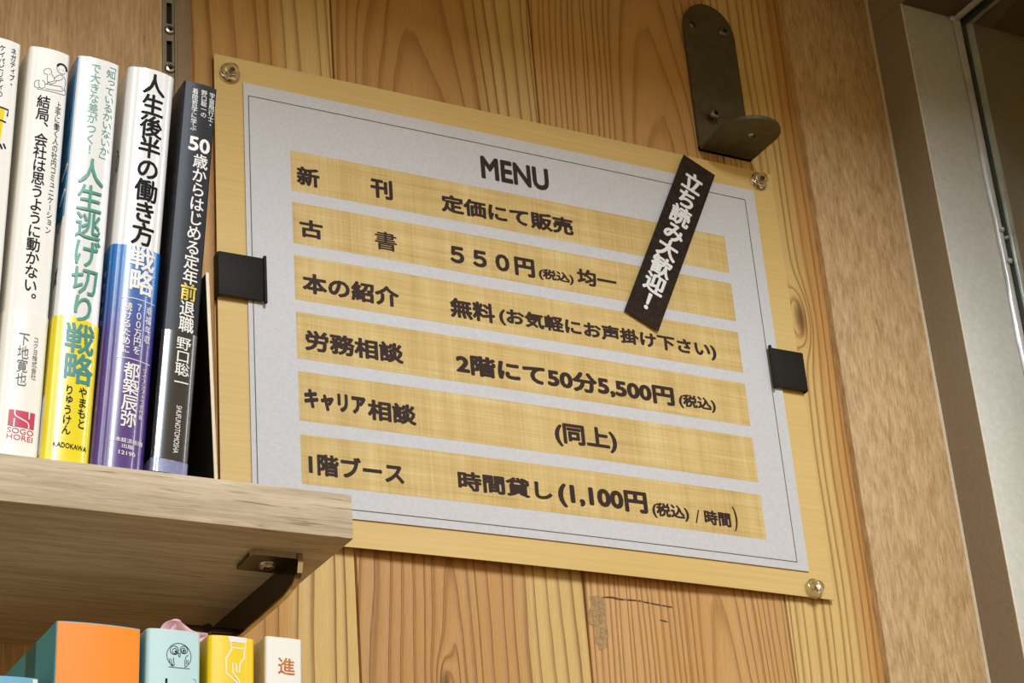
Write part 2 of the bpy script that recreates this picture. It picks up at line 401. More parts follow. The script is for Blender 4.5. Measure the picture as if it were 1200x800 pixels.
# filler patch and scuffs on the third plank, as thin smears of their own
def smear(name, P, mat, parent, y=-.00012):
    V = [(x*MM, y, z*MM) for x, z in P] + [(x*MM, -.00001, z*MM) for x, z in P]; n = len(P)
    F = [tuple(range(n)), tuple(range(2*n-1, n-1, -1))]+[(i, (i+1) % n, n+(i+1) % n, n+i) for i in range(n)]
    return link(name, V, F, mat, parent)
p3 = [o for o in wall.children if o.name.startswith('plank')][2]
smear('filler_patch', [(24.5, -161), (30, -160.2), (35.8, -160.9), (34.8, -172), (35.4, -183), (33.6, -190.5), (28.5, -192.5), (26, -187), (27.5, -180), (23.6, -176), (23.4, -170), (26.5, -166)], 'stain', p3)
smear('scuff', [(33, -160.6), (40, -159.7), (46, -160.4), (58, -160.2), (70, -161.4), (81, -162.2), (80, -163.2), (69, -162.3), (57, -161.2), (45, -161.6), (40, -160.9), (34, -161.2)], 'scuff', p3)
smear('scuff', [(70.6, -170.8), (74, -171.0), (77.2, -171.9), (74, -172.2), (71.6, -171.6)], 'scuff', p3)
lathe('filled_nail_hole', [(.0016, 0), (.0014, .0003), (.0008, .0001)], 12, 'stain', p3, (.0246, 0, -.1765))
# casing on the right
tr = box('trim_1', .2275, .3052, -.006, .05, -.9, .40, 'trim', bev=.0008); tag(tr, kind='structure')
box('edge_band', .3032, .3058, -.0066, .05, -.9, .40, 'trim_edge', tr, bev=.0004)
# brown oak board on the left with the recessed shelf standard
ob = box('trim_2', -1.25, -.2315, -.0135, .014, -1.1, .34, 'oakwall', bev=.0004); tag(ob, kind='structure')
og = box('trim_3', -.2228, -.2145, -.0135, .014, -1.1, .34, 'oakgrey', bev=.0006); tag(og, kind='structure')
# unseen bulkhead added to shade the upper wall and the window soffit
bh = box('shade_bulkhead', -1.3, .3058, -.53, .014, .36, .42, 'soffit', bev=.001); tag(bh, kind='structure')
so = box('ceiling', .3070, 1.3, -.46, .014, .2925, .42, 'soffit', bev=0); tag(so, kind='structure')
box('fascia', .3060, .3069, -.46, .014, .2926, .42, 'bronze', so, bev=0)

# window_1: steel-faced frame, glass pane at right angles to the wall, sealant runs
win = empty('window_1', kind='structure')
box('frame_side', .3060, .3068, -.038, .05, -.9, .2925, 'bronze', win, bev=.0002)
box('frame_highlight', .3060, .3069, -.0391, -.0380, -.9, .2925, 'edge_highlight', win, bev=.0003)  # thin strip standing in for the corner's highlight line
box('frame_face', .3066, .3560, -.0385, .0, -.9, .2925, 'steel', win, bev=.0004)
box('frame_face', .3640, .9000, -.0385, .0, -.9, .2925, 'steel_behind_glass', win, bev=.0004)  # steel beyond the pane, coloured darker for tint and reflection
box('glass_pane', .3596, .3640, -.36, -.0395, -.9, .2885, 'glass', win, bev=.0002)
box('glass_edge', .3600, .3634, -.0396, -.0380, -.9, .2900, 'glass_edge', win, bev=0)
box('glass_edge', .3600, .3634, -.36, -.0395, .2884, .2924, 'glass_edge', win, bev=0)
def bead(name, x0, x1, y, seed, flip=1):
    """irregular bead of sealant running up the corner"""
    rnd = random.Random(seed); V, F = [], []; n = 120; ny = 5; z0, z1 = -.5, .291
    for i in range(n+1):
        z = z0+(z1-z0)*i/n; wv = .00035*math.sin(i*.35+seed)+rnd.uniform(-.00018, .00018)
        for j in range(ny+1):
            f = j/ny; x = x0+(x1-x0)*f + (wv if (j == 0) == (flip > 0) and j in (0, ny) else 0)
            V.append((x, y-.0022*math.sin(math.pi*(.08+.84*f))-(.0003*rnd.random() if 0 < j < ny else 0), z))
    for i in range(n):
        for j in range(ny):
            a = i*(ny+1)+j; F.append((a, a+1, a+ny+2, a+ny+1))
    return link(name, V, F, 'sealant', win, 60)
bead('sealant', .3525, .3597, -.0383, 1); bead('sealant', .3640, .3712, -.0383, 5, -1)
def bead_top(x0, x1, z, seed):
    rnd = random.Random(seed); V, F = [], []; n = 60; ny = 4
    for i in range(n+1):
        y = -.040-.32*i/n
        for j in range(ny+1):
            f = j/ny; V.append((x0+(x1-x0)*f+(rnd.uniform(-.0003, .0003) if j in (0, ny) else 0), y, z-.0022*math.sin(math.pi*(.05+.9*f))))
    for i in range(n):
        for j in range(ny):
            a = i*(ny+1)+j; F.append((a, a+1, a+ny+2, a+ny+1))
    link('sealant', V, F, 'sealant', win, 60)
bead_top(.3525, .3597, .2922, 3); bead_top(.3640, .3712, .2922, 8)
lathe('sealant_blob', [(.002, 0), (.0026, .0012), (.0016, .0028), (.0004, .0032)], 10, 'sealant', win, (.3515, -.0385, .2905))
for (x, z, r) in ((.3565, .118, .0016), (.3590, .112, .0012), (.3578, .094, .0018)):
    lathe('sealant_blob', [(r, 0), (r*1.2, .0012), (r*.7, .0026), (r*.2, .003)], 10, 'sealant', win, (x, -.0402, z))

# =================================================================== SHELF STANDARD (slotted rail)
rail = empty('shelf_standard', 'slotted aluminium rail with screws, set in the oak board above the books', 'shelf rail', (-.2272, -.0135, 0))
XL, XR = -.0043, .0044
# base channel
link('channel', [(XL, 0, -1.0), (XL, -.0002, -1.0), (XR, -.0002, -1.0), (XR, 0, -1.0)] and
     [v for z in (-1.0, .33) for v in ((XL, .0135, z), (XL, .0, z), (XL+.0002, -.0004, z), (XL+.0012, -.0004, z), (XL+.0014, .0006, z), (XL+.0022, .0006, z), (XL+.0022, .0055, z), (XR-.0022, .0055, z), (XR-.0022, .0006, z), (XR-.0014, .0006, z), (XR-.0012, -.0004, z), (XR-.0002, -.0004, z), (XR, 0, z), (XR, .0135, z))],
     [(i, i+1, i+15, i+14) for i in range(13)], 'silver', rail)
# web between the lips, with real slots
xs = XL+.0020; xe = XR-.0020; sl, sr = -.0016, .0018
slots = []
k = -16
while True:
    zc = .1366+.026*k
    if zc > .32: break
    slots.append((zc-.0072, zc+.0072)); k += 1
V, F = [], []
def quad(x0, x1, z0, z1, y=.0004):
    b = len(V); V.extend([(x0, y, z0), (x1, y, z0), (x1, y, z1), (x0, y, z1)]); F.append((b, b+1, b+2, b+3))
zp = slots[0][0]-.0116
for a, b in slots:
    quad(xs, xe, zp, a); quad(xs, sl, a, b); quad(sr, xe, a, b); zp = b
    # return lips of the slot
    c = len(V); V.extend([(sl, .0004, a), (sl, .0004, b), (sl, .003, b), (sl, .003, a)]); F.append((c, c+1, c+2, c+3))
    c = len(V); V.extend([(sr, .0004, a), (sr, .0004, b), (sr, .003, b), (sr, .003, a)]); F.append((c, c+1, c+2, c+3))
quad(xs, xe, zp, .33)
link('slotted_face', V, F, 'silver', rail)
box('slot_shade', xs, xe, .0031, .0050, -.4, .33, 'slot', rail, bev=0)  # dark block behind the slots paints their inner shade
for z in (.1510, .1248):
    screw('screw', (0.0001, .0002, z), .0030, 'screw', rail)

# =================================================================== SHELVES
sh = box('shelf_board', -.80, -.2077, -.190, -.0137, -.2196, -.1992, 'shelf', bev=.0004)
tag(sh, 'pale oak shelf board carrying the leaning books beside the menu', 'shelf')
sh2 = box('shelf_board', -.80, -.2077, -.190, -.0137, -.4754, -.4550, 'shelf', bev=.0004)
tag(sh2, 'lower pale oak shelf board under the orange and owl books', 'shelf')

def bracket(zs, label):
    e = empty('shelf_bracket', label, 'bracket', (-.2225, 0, zs))
    # blade: thin vertical plate
    P = [(0, -.1655, -.004), (0, -.163, -.0090), (0, -.155, -.0125), (0, -.14, -.0140), (0, -.0137, -.0150), (0, -.0137, -.0002), (0, -.1655, -.0002)]
    prism('blade', P, (-.0016, 0, 0), 'blackmetal', e)
    # rolled front lip that catches the light
    V, F = [], []
    pr = [(-.1672, -.0004), (-.1676, -.004), (-.1662, -.0088), (-.160, -.0126), (-.150, -.0144), (-.12, -.0150), (-.08, -.0154), (-.0137, -.0158)]
    for (y, z) in pr:
        V += [(-.0018, y, z), (.0006, y, z), (.0006, y+.0008, z+.0010), (-.0018, y+.0008, z+.0010)]
    for i in range(len(pr)-1):
        for j in range(4): F.append((4*i+j, 4*i+(j+1) % 4, 4*i+4+(j+1) % 4, 4*i+4+j))
    F += [(0, 1, 2, 3), tuple(4*(len(pr)-1)+j for j in range(4))]
    link('front_lip', V, F, 'chrome', e, 40)
    # folded tab with rounded corners and a screw hole
    R = []
    for cx, cy, a0 in ((-.0195, -.164, 180), (-.0035, -.164, 270)):
        for q in range(6):
            a = math.radians(a0+90*q/5); R.append((cx+.003*math.cos(a), cy+.003*math.sin(a), -.0002))
    R += [(-.0004, -.1450, -.0002), (-.0215, -.1450, -.0002)]
    hole = [(-.0108+.0024*math.cos(a), -.1545+.0024*math.sin(a), -.0002) for a in [2*math.pi*i/16 for i in range(16)]]
    prism('tab', R, (0, 0, -.0018), 'blackmetal', e, holes=(hole,))
    link('tab_rim', *(lambda P: ([p for q in P for p in (q, (q[0], q[1], -.0028))], [(2*i, 2*i+1, 2*i+3, 2*i+2) for i in range(len(P)-1)]))([(x*1.02-.0001, y-.0003, 0) for x, y, z in R[:-2]]), 'chrome', e, 60)
    o, c = screw('screw', (-.0108, -.1545, -.0016), .0044, 'screw', e, '-Z')
    # rear cross bar with a round clasp
    bar = [(0, 0)]
    V, F = [], []; n = 10
    for x in (-.0330, -.0028, -.0018):
        rr = .0014 if x < -.002 else .0006
        for i in range(n):
            a = 2*math.pi*i/n; V.append((x, -.093+rr*math.cos(a), -.0122+rr*math.sin(a)))
    for j in range(2):
        for i in range(n): F.append((j*n+i, j*n+(i+1) % n, (j+1)*n+(i+1) % n, (j+1)*n+i))
    F += [tuple(range(n)), tuple(range(2*n, 3*n))]
    link('cross_bar', V, F, 'blackmetal', e, 50)
    lathe('clasp', [(.0020, -.002), (.0027, 0), (.0020, .002)], 14, 'blackmetal', e, (-.0160, -.0930, -.0122))
    return e
bracket(-.2196, 'dark metal shelf bracket with screwed tab under the end of the upper shelf')

# =================================================================== ANGLE BRACKET on the wall
ab = empty('angle_bracket', 'olive steel angle bracket with rounded ends screwed to the planks', 'bracket', (.1625, 0, .160))
HW, TH = .0206, .0024
P = [(-HW, -.0002, -.0)]
P = [(-HW, -.0002, -TH), (HW, -.0002, -TH), (HW, -.0002, .094)]
for i in range(1, 14):
    a = math.pi*i/14; P.append((HW*math.cos(a), -.0002, .094+.0235*math.sin(a)))
P.append((-HW, -.0002, .094))
h1 = [(-.0130+.0026*math.cos(2*math.pi*i/12), -.0002, .0975+.0026*math.sin(2*math.pi*i/12)) for i in range(12)]
prism('wall_plate', P, (0, -TH, 0), 'olive', ab, holes=(h1,))
P = [(-HW, -.0004, 0), (-HW, -.031, 0)]
for i in range(1, 14):
    a = math.pi-math.pi*i/14; P.append((HW*math.cos(a), -.031-.0185*math.sin(a), 0))
P += [(HW, -.031, 0), (HW, -.0004, 0)]
h2 = [(.0025+.0030*math.cos(2*math.pi*i/12), -.0285+.0030*math.sin(2*math.pi*i/12), 0) for i in range(12)]
prism('projecting_leg', P, (0, 0, -TH), 'olive', ab, holes=(h2,))
screw('screw', (.0118, -.0026, .0975), .0042, 'darkscrew', ab)
# lower screw stands proud of the plate on its thread
lathe('screw_shank', [(.0016, 0), (.0016, .0045)], 10, 'darkscrew', ab, (-.0085, -.0026, .0245))
screw('screw', (-.0085, -.0070, .0245), .0041, 'darkscrew', ab)

# =================================================================== MENU POSTER
def bow(x, z):
    s = max(0, math.sin(math.pi*min(max((x+.1965)/.393, 0), 1))); f = min(max((.149-z)/.298, 0), 1)
    return -(.0010*s + .0032*s*f**3.5)
poster = empty('menu_poster', 'wooden-look menu poster with white sheet and ochre price bands pinned to the plank wall', 'poster', (0, 0, 0))
def sheet(name, x0, x1, z0, z1, y0, th, mat, parent, nx=36, nz=28):
    V, F = [], []
    for s in (0, 1):
        for i in range(nx+1):
            for j in range(nz+1):
                x = x0+(x1-x0)*i/nx; z = z0+(z1-z0)*j/nz; V.append((x, y0+bow(x, z)-(th if s else 0), z))
    N = (nx+1)*(nz+1); g = lambda s, i, j: s*N+i*(nz+1)+j
    for i in range(nx):
        for j in range(nz):
            F.append((g(1, i, j), g(1, i+1, j), g(1, i+1, j+1), g(1, i, j+1))); F.append((g(0, i, j), g(0, i, j+1), g(0, i+1, j+1), g(0, i+1, j)))
    for i in range(nx):
        F.append((g(0, i, 0), g(0, i+1, 0), g(1, i+1, 0), g(1, i, 0))); F.append((g(0, i, nz), g(1, i, nz), g(1, i+1, nz), g(0, i+1, nz)))
    for j in range(nz):
        F.append((g(0, 0, j), g(1, 0, j), g(1, 0, j+1), g(0, 0, j+1))); F.append((g(0, nx, j), g(0, nx, j+1), g(1, nx, j+1), g(1, nx, j)))
    return link(name, V, F, mat, parent, 30)
sheet('backing_board', -.1966, .1962, -.1490, .1487, -.0030, .0006, 'mount', poster)
ws = sheet('white_sheet', -.1793, .1790, -.1330, .1322, -.0042, .0004, 'sheet', poster)
YT = -.0046
for k in range(6):
    z1, z0 = ((92.3, 65.7), (58.0, 31.2), (23.5, -4.7), (-12.3, -41.2), (-49.0, -78.6), (-86.7, -115.8))[k]
    sheet('menu_band', -.1512, .1500, z0*MM, z1*MM, YT-.00002, .00006, 'band', ws, 30, 3)
def lay(v): return v[2]*7e-6 if len(v) > 2 else 0
def flat(name, V2, F, mat, parent, y=YT-.00022, unit=MM):
    V = [(v[0]*unit, y+bow(v[0]*unit, v[1]*unit)-lay(v), v[1]*unit) for v in V2]
    return link(name, V, F, mat, parent)
bl = []
for a, b in (((-176.3, 123.7), (170.7, 123.7)), ((170.7, 123.7), (170.7, -127.8)), ((170.7, -127.8), (-176.3, -127.8)), ((-176.3, -127.8), (-176.3, 123.7))):
    bl.append(ribbon([(a[0]+(b[0]-a[0])*i/30, a[1]+(b[1]-a[1])*i/30) for i in range(31)], .55))
flat('border_line', *join2(bl), 'line', ws, YT-.0001)
B = .040
ROWS = [
 [('MENU', -26.2, 21.1, 99.0, 115.0, .036)],
 [('新', -147.8, -133.6, 70.2, 82.7, B), ('刊', -101.2, -87.0, 71.1, 84.3, B), ('定価にて販売', -55.2, 35.5, 70.4, 82.6, B)],
 [('古', -147.2, -132.8, 36.2, 47.9, B), ('書', -100.2, -86.3, 36.8, 49.1, .014), ('５５０円', -51.7, 5.2, 35.7, 48.4, B+.008), ('(税込)', 7.8, 32.1, 35.6, 43.6, B), ('均一', 34.8, 62.8, 37.2, 48.4, B)],
 [('本の紹介', -146.6, -86.9, .4, 13.3, B), ('無料', -54.2, -24.8, .2, 13.1, B), ('(お気軽にお声掛け下さい)', -22.0, 131.2, .2, 12.2, B)],
 [('労務相談', -146.4, -86.4, -35.4, -22.7, B), ('2階にて50分5,500円', -53.1, 95.3, -36.4, -22.7, B+.006), ('(税込)', 98.5, 125.4, -36.2, -26.4, B)],
 [('キャリア', -148.1, -111.4, -71.0, -58.9, .062), ('相談', -110.4, -80.8, -72.8, -60.2, B), ('(同上)', 8.2, 50.3, -73.2, -57.6, B)],
 [('1階ブース', -147.0, -90.7, -110, -96.9, B), ('時間貸し', -57.6, 2.5, -108.7, -97.0, B), ('(1,100円', 6.3, 66.5, -111.6, -95.8, B+.006), ('(税込)', 69.5, 95.2, -111, -101, B), ('/', 99.3, 103.0, -110.9, -102.4, .0), ('時間', 106.1, 125.2, -111.0, -101.6, B), (')', 127.2, 130.2, -113.0, -97, .01)],
]
for R in ROWS:
    for s, x0, x1, z0, z1, b in R: flat('lettering', *fit_text(s, x0, x1, z0, z1, b), 'ink', ws)

# slanted black label stuck across the sheet
bn = empty('black_label', 'slanted black paper label with white writing stuck across the upper right of the menu', 'label', (.1062, 0, .0798), (0, math.radians(25.6), 0))
YB = -.0078
box('label_strip', -.0127, .0127, YB, YB+.0003, -.0681, .0681, 'label', bn, bev=0)
V2, F = column('立ち読み大歓迎！', 0, 58, -.5, -60, 15.2, .036)
link('lettering', [(v[0]*MM, YB-.00025-lay(v), v[1]*MM) for v in V2], F, 'white', bn)

# black clips on the edges
def clip(x_in, x_out, z0, z1, label):
    s = 1 if x_out > x_in else -1
    e = empty('edge_clip', label, 'clip', ((x_in+x_out)/2, 0, (z0+z1)/2), group='black clips on the poster edges')
    cx, cz = (x_in+x_out)/2, (z0+z1)/2; h = (z1-z0)/2; hw = abs(x_out-x_in)/2
    y = -.0066
    box('front_plate', -hw, hw, y-.0009, y, -h, h, 'blackclip', e, bev=.0003)
    xi = -hw*s
    box('inner_bar', min(xi, xi+.0016*s)-.0002, max(xi, xi+.0016*s), y-.0022, y, -h-.0015, h+.0013, 'blackclip', e, bev=.0006, seg=3)
    xo = hw*s
    box('edge_fold', min(xo, xo-.0009*s), max(xo, xo-.0009*s), y, -.0004, -h, h, 'blackclip', e, bev=.0002)
clip(-.1692, -.1974, -.0104, .0165, 'black clip gripping the left edge of the menu poster')
clip(.1708, .1972, -.0118, .0152, 'black clip gripping the right edge of the menu poster')

# clear push pins
def pin(x, z, label):
    e = empty('push_pin', label, 'pin', (x, 0, z), group='clear push pins at the poster corners')
    y = -.0040
    lathe('pin_cap', [(.0052, 0), (.0062, .0006), (.0062, .0018), (.0050, .0026), (.0036, .0030), (.0034, .0052), (.0040, .0062), (.0034, .0070), (.0014, .0072)], 28, 'clear', e, (0, y, 0))
    lathe('pin_needle', [(.0005, -.006), (.0005, .0035), (.0016, .0036), (.0016, .0042)], 10, 'chrome', e, (0, y, 0))
pin(-.1876, .1365, 'clear push pin at the top left corner of the menu')
pin(.1842, .1405, 'clear push pin at the top right corner of the menu')
pin(.1808, -.1438, 'clear push pin at the bottom right corner of the menu')

# =================================================================== BOOKS
class Book:
    def __init__(s, label, px, lean, h, w, Y, zbase, cover, r=2.2, b=1.2, depth=128, group=None, name='book', side_mat=None):
        s.w, s.h, s.r, s.b, s.depth = w, h, r, b, depth
        s.e = empty(name, label, 'book', (px*MM, Y*MM, zbase), (0, lean, 0), group)
        s.prof = s.profile()
        s.shell('cover', 0, h, cover, 0, None, thick=.5)
        box('page_block', (-w+1.0)*MM, (-1.0)*MM, (r+.8)*MM, (depth-1)*MM, 1.2*MM, (h-1.6)*MM, 'pages', s.e, bev=0)
    def profile(s):
        """outer path, left rear -> spine -> right rear, as (u, y) with arc length; u=0 at the spine centre"""
        w, r, b, D = s.w, s.r, s.b, s.depth; P = [(-w/2, D)]
        for q in (.75, .5, .25): P.append((-w/2, r+(D-r)*q*q))
        P.append((-w/2, r+1))
        for i in range(9):
            a = math.pi+math.pi/2*i/8; P.append((-w/2+r+r*math.cos(a), r+r*math.sin(a)))
        n = 16
        for i in range(1, n):
            u = (-1+2*i/n); P.append((u*(w/2-r), -b*(1-u*u)**.85))
        for i in range(9):
            a = -math.pi/2+math.pi/2*i/8; P.append((w/2-r+r*math.cos(a), r+r*math.sin(a)))
        P.append((w/2, r+1))
        for q in (.25, .5, .75, 1): P.append((w/2, r+(D-r)*q*q))
        L = [0]
        for i in range(1, len(P)): L.append(L[-1]+math.dist(P[i-1], P[i]))
        mid = L[-1]/2
        return P, [l-mid for l in L]
    def at(s, a, off=0):
        P, L = s.prof
        a = min(max(a, L[0]), L[-1])
        for i in range(1, len(L)):
            if a <= L[i]: break
        t = (a-L[i-1])/(L[i]-L[i-1]) if L[i] > L[i-1] else 0
        p = Vector(P[i-1]).lerp(Vector(P[i]), t)
        d = (Vector(P[i])-Vector(P[i-1])).normalized(); n = Vector((d.y, -d.x))
        return p.x+n.x*off, p.y+n.y*off
    def P3(s, a, v, off):
        u, y = s.at(a, off); return ((u-s.w/2)*MM, y*MM, v*MM)
    def shell(s, name, v0, v1, mat, off, arc=None, thick=.35, top=None, label=None):
        P, L = s.prof
        A = [l for l in L if arc is None or arc[0] < l < arc[1]]
        if arc: A = [arc[0]]+A+[arc[1]]
        V, F = [], []; n = len(A)
        for a in A:
            t = top(a) if top else v1
            V += [s.P3(a, v0, off), s.P3(a, t, off), s.P3(a, t, off-thick), s.P3(a, v0, off-thick)]
        for i in range(n-1):
            for j in range(4): F.append((4*i+j, 4*i+(j+1) % 4, 4*i+4+(j+1) % 4, 4*i+4+j))
        F += [(0, 1, 2, 3), tuple(4*(n-1)+j for j in range(4))]
        o = link(name, V, F, mat, s.e, 50)
        if label: o['label'] = label
        return o
    def put(s, VF, mat, off, name='lettering'):
        V2, F = VF
        # slice large faces so that the print follows the rounded spine
        bm = bmesh.new(); vs = [bm.verts.new((v[0], v[1], v[2] if len(v) > 2 else 0)) for v in V2]
        for f in F:
            try: bm.faces.new([vs[i] for i in f])
            except ValueError: pass
        lo = min(v[0] for v in V2); hi = max(v[0] for v in V2); k = math.ceil(lo/1.2)*1.2
        while k < hi:
            bmesh.ops.bisect_plane(bm, geom=list(bm.verts)+list(bm.edges)+list(bm.faces), plane_co=(k, 0, 0), plane_no=(1, 0, 0), dist=1e-6); k += 1.2
        for v in bm.verts: v.co = Vector(s.P3(v.co.x, v.co.y, off+v.co.z*.007))
        me = bpy.data.meshes.new(name); bm.to_mesh(me); bm.free(); me.materials.append(M[mat])
        o = bpy.data.objects.new(name, me); COL.objects.link(o); o.parent = s.e
        return o
    def col(s, txt, u0, v0, u1, v1, w, mat, bold=.0, off=.12):
        return s.put(column(txt, u0, v0, u1, v1, w, bold), mat, off)
    def strokes(s, L, w, mat, off=.12, name='drawing', curve=True):
        return s.put(join2([ribbon(smooth_pts(p) if curve else p, w) for p in L]), mat, off, name)

ZT = -.1992
GU = 'books leaning on the upper shelf'; GL = 'books on the lower shelf'
OFF = .55    # print on an outer paper band

# --- leftmost, cut by the frame
b0 = Book('white book cut by the frame edge, with yellow patch, leftmost on upper shelf', -363.4, .0417, 206.5, 18.4, -176, ZT, 'white_matt', group=GU)
b0.col('ネガティブ・', 5.9, 203, 6.0, 182, 3.0, 'black', .01); b0.col('ケイパビリティの', .5, 203, 1.0, 175.2, 3.0, 'black', .01)
b0.put(([(-6, 135.5), (2.2, 137), (4.0, 169.5), (-6, 171)], [(0, 1, 2, 3)]), 'yellow', .08, 'yellow_patch')
b0.strokes([[(-3, 170.6), (5.6, 170.0), (5.3, 166.6)], [(-4, 164.2), (5.0, 163.3)]], .8, 'black', .15, curve=False)
b0.strokes([[(2.9, 151.6), (4.2, 149.2)], [(4.6, 152.2), (5.8, 150)], [(2.4, 135.4), (3.9, 135.4)], [(2.2, 128.2), (3.9, 128.2)]], .9, 'black', .15, curve=False)
# --- white book with the child and dog drawing
b1 = Book('white book with line drawing of a child and dog atop its spine', -343.8, .0529, 204.2, 18.6, -179, ZT, 'white_matt', b=1.0, group=GU)
b1.shell('paper_band', .3, 69.5, 'obi_white', .35, (-60, 60))
b1.col('結局、会社は思うように動かない。', -1.4, 178.6, .1, 72.5, 6.2, 'black', .016)
b1.col('上手に働く人の社内コミュニケーション', 5.5, 177.6, 5.6, 109.3, 3.0, 'black', .004)
b1.col('下地寛也', -.8, 59.6, -.5, 34.6, 5.0, 'greyink', 0, OFF)
b1.col('コクヨ株式会社', 4.3, 58.7, 4.5, 38.6, 2.4, 'greyink', 0, OFF)
b1.strokes([circle_pts(5.6, 195.2, 2.3, 2.5, 20, 150, 330), [(2.3, 189.1), (4.0, 191.1), (5.7, 192.1), (7.5, 191.1), (8.0, 188.7), (7.6, 184.2)], [(3.1, 188.1), (5.2, 189.1), (6.7, 190.9)],
            [(-2.7, 191.5), (-1.7, 192.9), (-.3, 193.6), (.9, 192.6), (1.3, 190.6), (2.6, 189.2), (2.0, 187.3), (-.4, 186.2)], [(-2.7, 191.5), (-1.8, 190.2), (-.7, 190.2), (-.7, 188.2), (-.4, 186.2), (-.6, 184.8)],
            [(-1.4, 185), (2.6, 185.3), (6.2, 185.9), (6.7, 183.9), (3.5, 183), (-1.3, 182.5)], [(-4.8, 181.5), (7.7, 182.2), (7.9, 185.2)],
            [(-4.1, 186.4), (-5.9, 185.4), (-6, 183.2), (-5.1, 182.2), (-3.8, 182.6), (-4.3, 184.6), (-4.1, 186.4)], [(-3, 186.7), (-1.7, 185.8), (-1.5, 183.3), (-2.7, 182.3), (-3.8, 182.6)], [(-.4, 186.2), (1.1, 185.7), (2.8, 186.7), (3.5, 188.2)],
            [(4.3, 195.0), (4.5, 194.5)], [(6.2, 195.2), (6.4, 194.7)], [(.4, 191.3), (.2, 190.2)]], .22, 'black')
b1.strokes([[(3.4, 195.9), (4.0, 197.2), (5.4, 197.9), (7.0, 197.6), (8.0, 196.2), (8.0, 194.9)]], 1.0, 'black', name='hair')
# publisher mark: crimson block split by a white S
b1.put(([(-4.3, 16.2), (6.6, 16.2), (6.6, 23.6), (-4.3, 23.6)], [(0, 1, 2, 3)]), 'crimson', OFF, 'emblem')
b1.strokes([[(-1.9, 23.7), (-1.9, 22.0), (-1.2, 20.8), (1.2, 19.8), (3.4, 18.9), (4.2, 17.8), (4.2, 16.1)], [(-1.9, 19.7), (-1.9, 16.1)], [(4.1, 23.7), (4.1, 20.4)]], .55, 'white', OFF+.1, 'emblem_line')
b1.put(join2([fit_text('SOGO', -4.3, 6.6, 13.2, 15.6, -.012), fit_text('HOREI', -4.3, 6.4, 10.3, 12.7, -.012)]), 'crimson', OFF)
# --- green title, yellow band
b2 = Book('white book with large green title, its blue cover showing, yellow at the foot', -323.1, .0612, 202.3, 19.7, -182, ZT, 'white_gloss', b=1.0, r=2.0, group=GU)
b2.shell('blue_print', 118, 201.8, 'blue_print', .1, (-60, -9.7), thick=.08)
b2.shell('yellow_band', .3, 68, 'yellow', .35, (-60, 60), top=lambda a: 67.6+2.2*math.exp(-((a+3.5)/4.5)**2)+.5*math.sin(a*.5))
b2.shell('white_print', 5, 33, 'white', .45, (-30, -11.6), thick=.05, top=lambda a: 30+2*math.sin(a*2))
b2.strokes([[(-16, 170), (-12, 176)], [(-16, 158), (-11.5, 163)], [(-15, 142), (-11, 149)], [(-17, 133), (-10.5, 140)], [(-16, 122), (-11, 127)], [(-15, 116), (-10.8, 122)], [(-16, 112), (-11, 118)], [(-15, 84), (-11, 92)], [(-14, 92), (-11.5, 84)]], .9, 'black', .18, 'drawing', False)
b2.strokes([[(-17, 139), (-10.5, 145)], [(-17, 126), (-10.5, 132)]], 1.6, 'white', .16, 'drawing', False)
b2.col('「知っているかいないか」', 6.0, 202.5, 5.5, 147.5, 5.0, 'teal', .002)
b2.col('で大きな差がつく！', -1.5, 199.4, -1.2, 150.6, 5.1, 'teal', .004)
b2.col('人生逃げ切り', .3, 148.4, 1.8, 66.5, 12.4, 'teal', .012, OFF)
b2.col('戦略', 1.2, 65.8, 2.0, 37.6, 13.2, 'teal2', .022, OFF)
b2.col('やまもと', 4.7, 36.8, 5.1, 17.6, 4.0, 'black', .014, OFF); b2.col('りゅうけん', -1.1, 36.6, -1.1, 13.8, 4.0, 'black', .014, OFF)
b2.put(fit_text('KADOKAWA', -5.8, 8.3, 7.9, 10.2, .012), 'black', OFF)
# --- black title, blue to purple band
b3 = Book('glossy white book with bold black title over a blue and purple band', -300.0, .0751, 200.6, 22.2, -184.5, ZT, 'white_gloss', b=1.4, r=3.2, group=GU)
b3.shell('paper_band', .3, 106.4, 'bluepurple', .35, (-60, 60))
b3.col('人生後半の働き方', .9, 198.0, 1.6, 107.4, 11.2, 'black', .026)
b3.col('戦略', 2.0, 106.9, 2.8, 83.0, 11.6, 'white', .024, OFF)
b3.strokes([[(-5.3, 80.2), (0, 80.6), (9.8, 80.2)]], .35, 'white', OFF, 'rule', False); b3.strokes([[(-5.6, 51.2), (0, 51.5), (9.8, 51)]], .35, 'white', OFF, 'rule', False)
b3.col('幸福年収', 7.2, 78.6, 7.5, 60.2, 3.1, 'white', .012, OFF); b3.col('７００万円を', 2.6, 78.6, 3.0, 53.8, 3.6, 'white', .012, OFF); b3.col('続けるために', -2.4, 78, -1.7, 53.4, 3.7, 'white', .016, OFF)
b3.col('都築辰弥', 1.6, 49.6, 2.0, 19.4, 7.2, 'white', .016, OFF); b3.col('ライフシフトラボ代表', 7.4, 48.6, 7.4, 24.3, 2.1, 'white', .006, OFF)
b3.put(join2([fit_text('日本経済新聞', -5.0, 9.3, 12.2, 14.4, .01), fit_text('出版', .1, 5.2, 9.7, 11.7, .01), fit_text('12190', -1.0, 6.3, 6.7, 8.5, .012)]), 'white', OFF)
b3.strokes([circle_pts(-14.6, 150, 1.6, 4.2, 16), [(-17, 158), (-14, 155)]], .7, 'black', .15)
b3.col('続けるために', -15.5, 96, -15.5, 60, 2.6, 'white', 0, OFF)
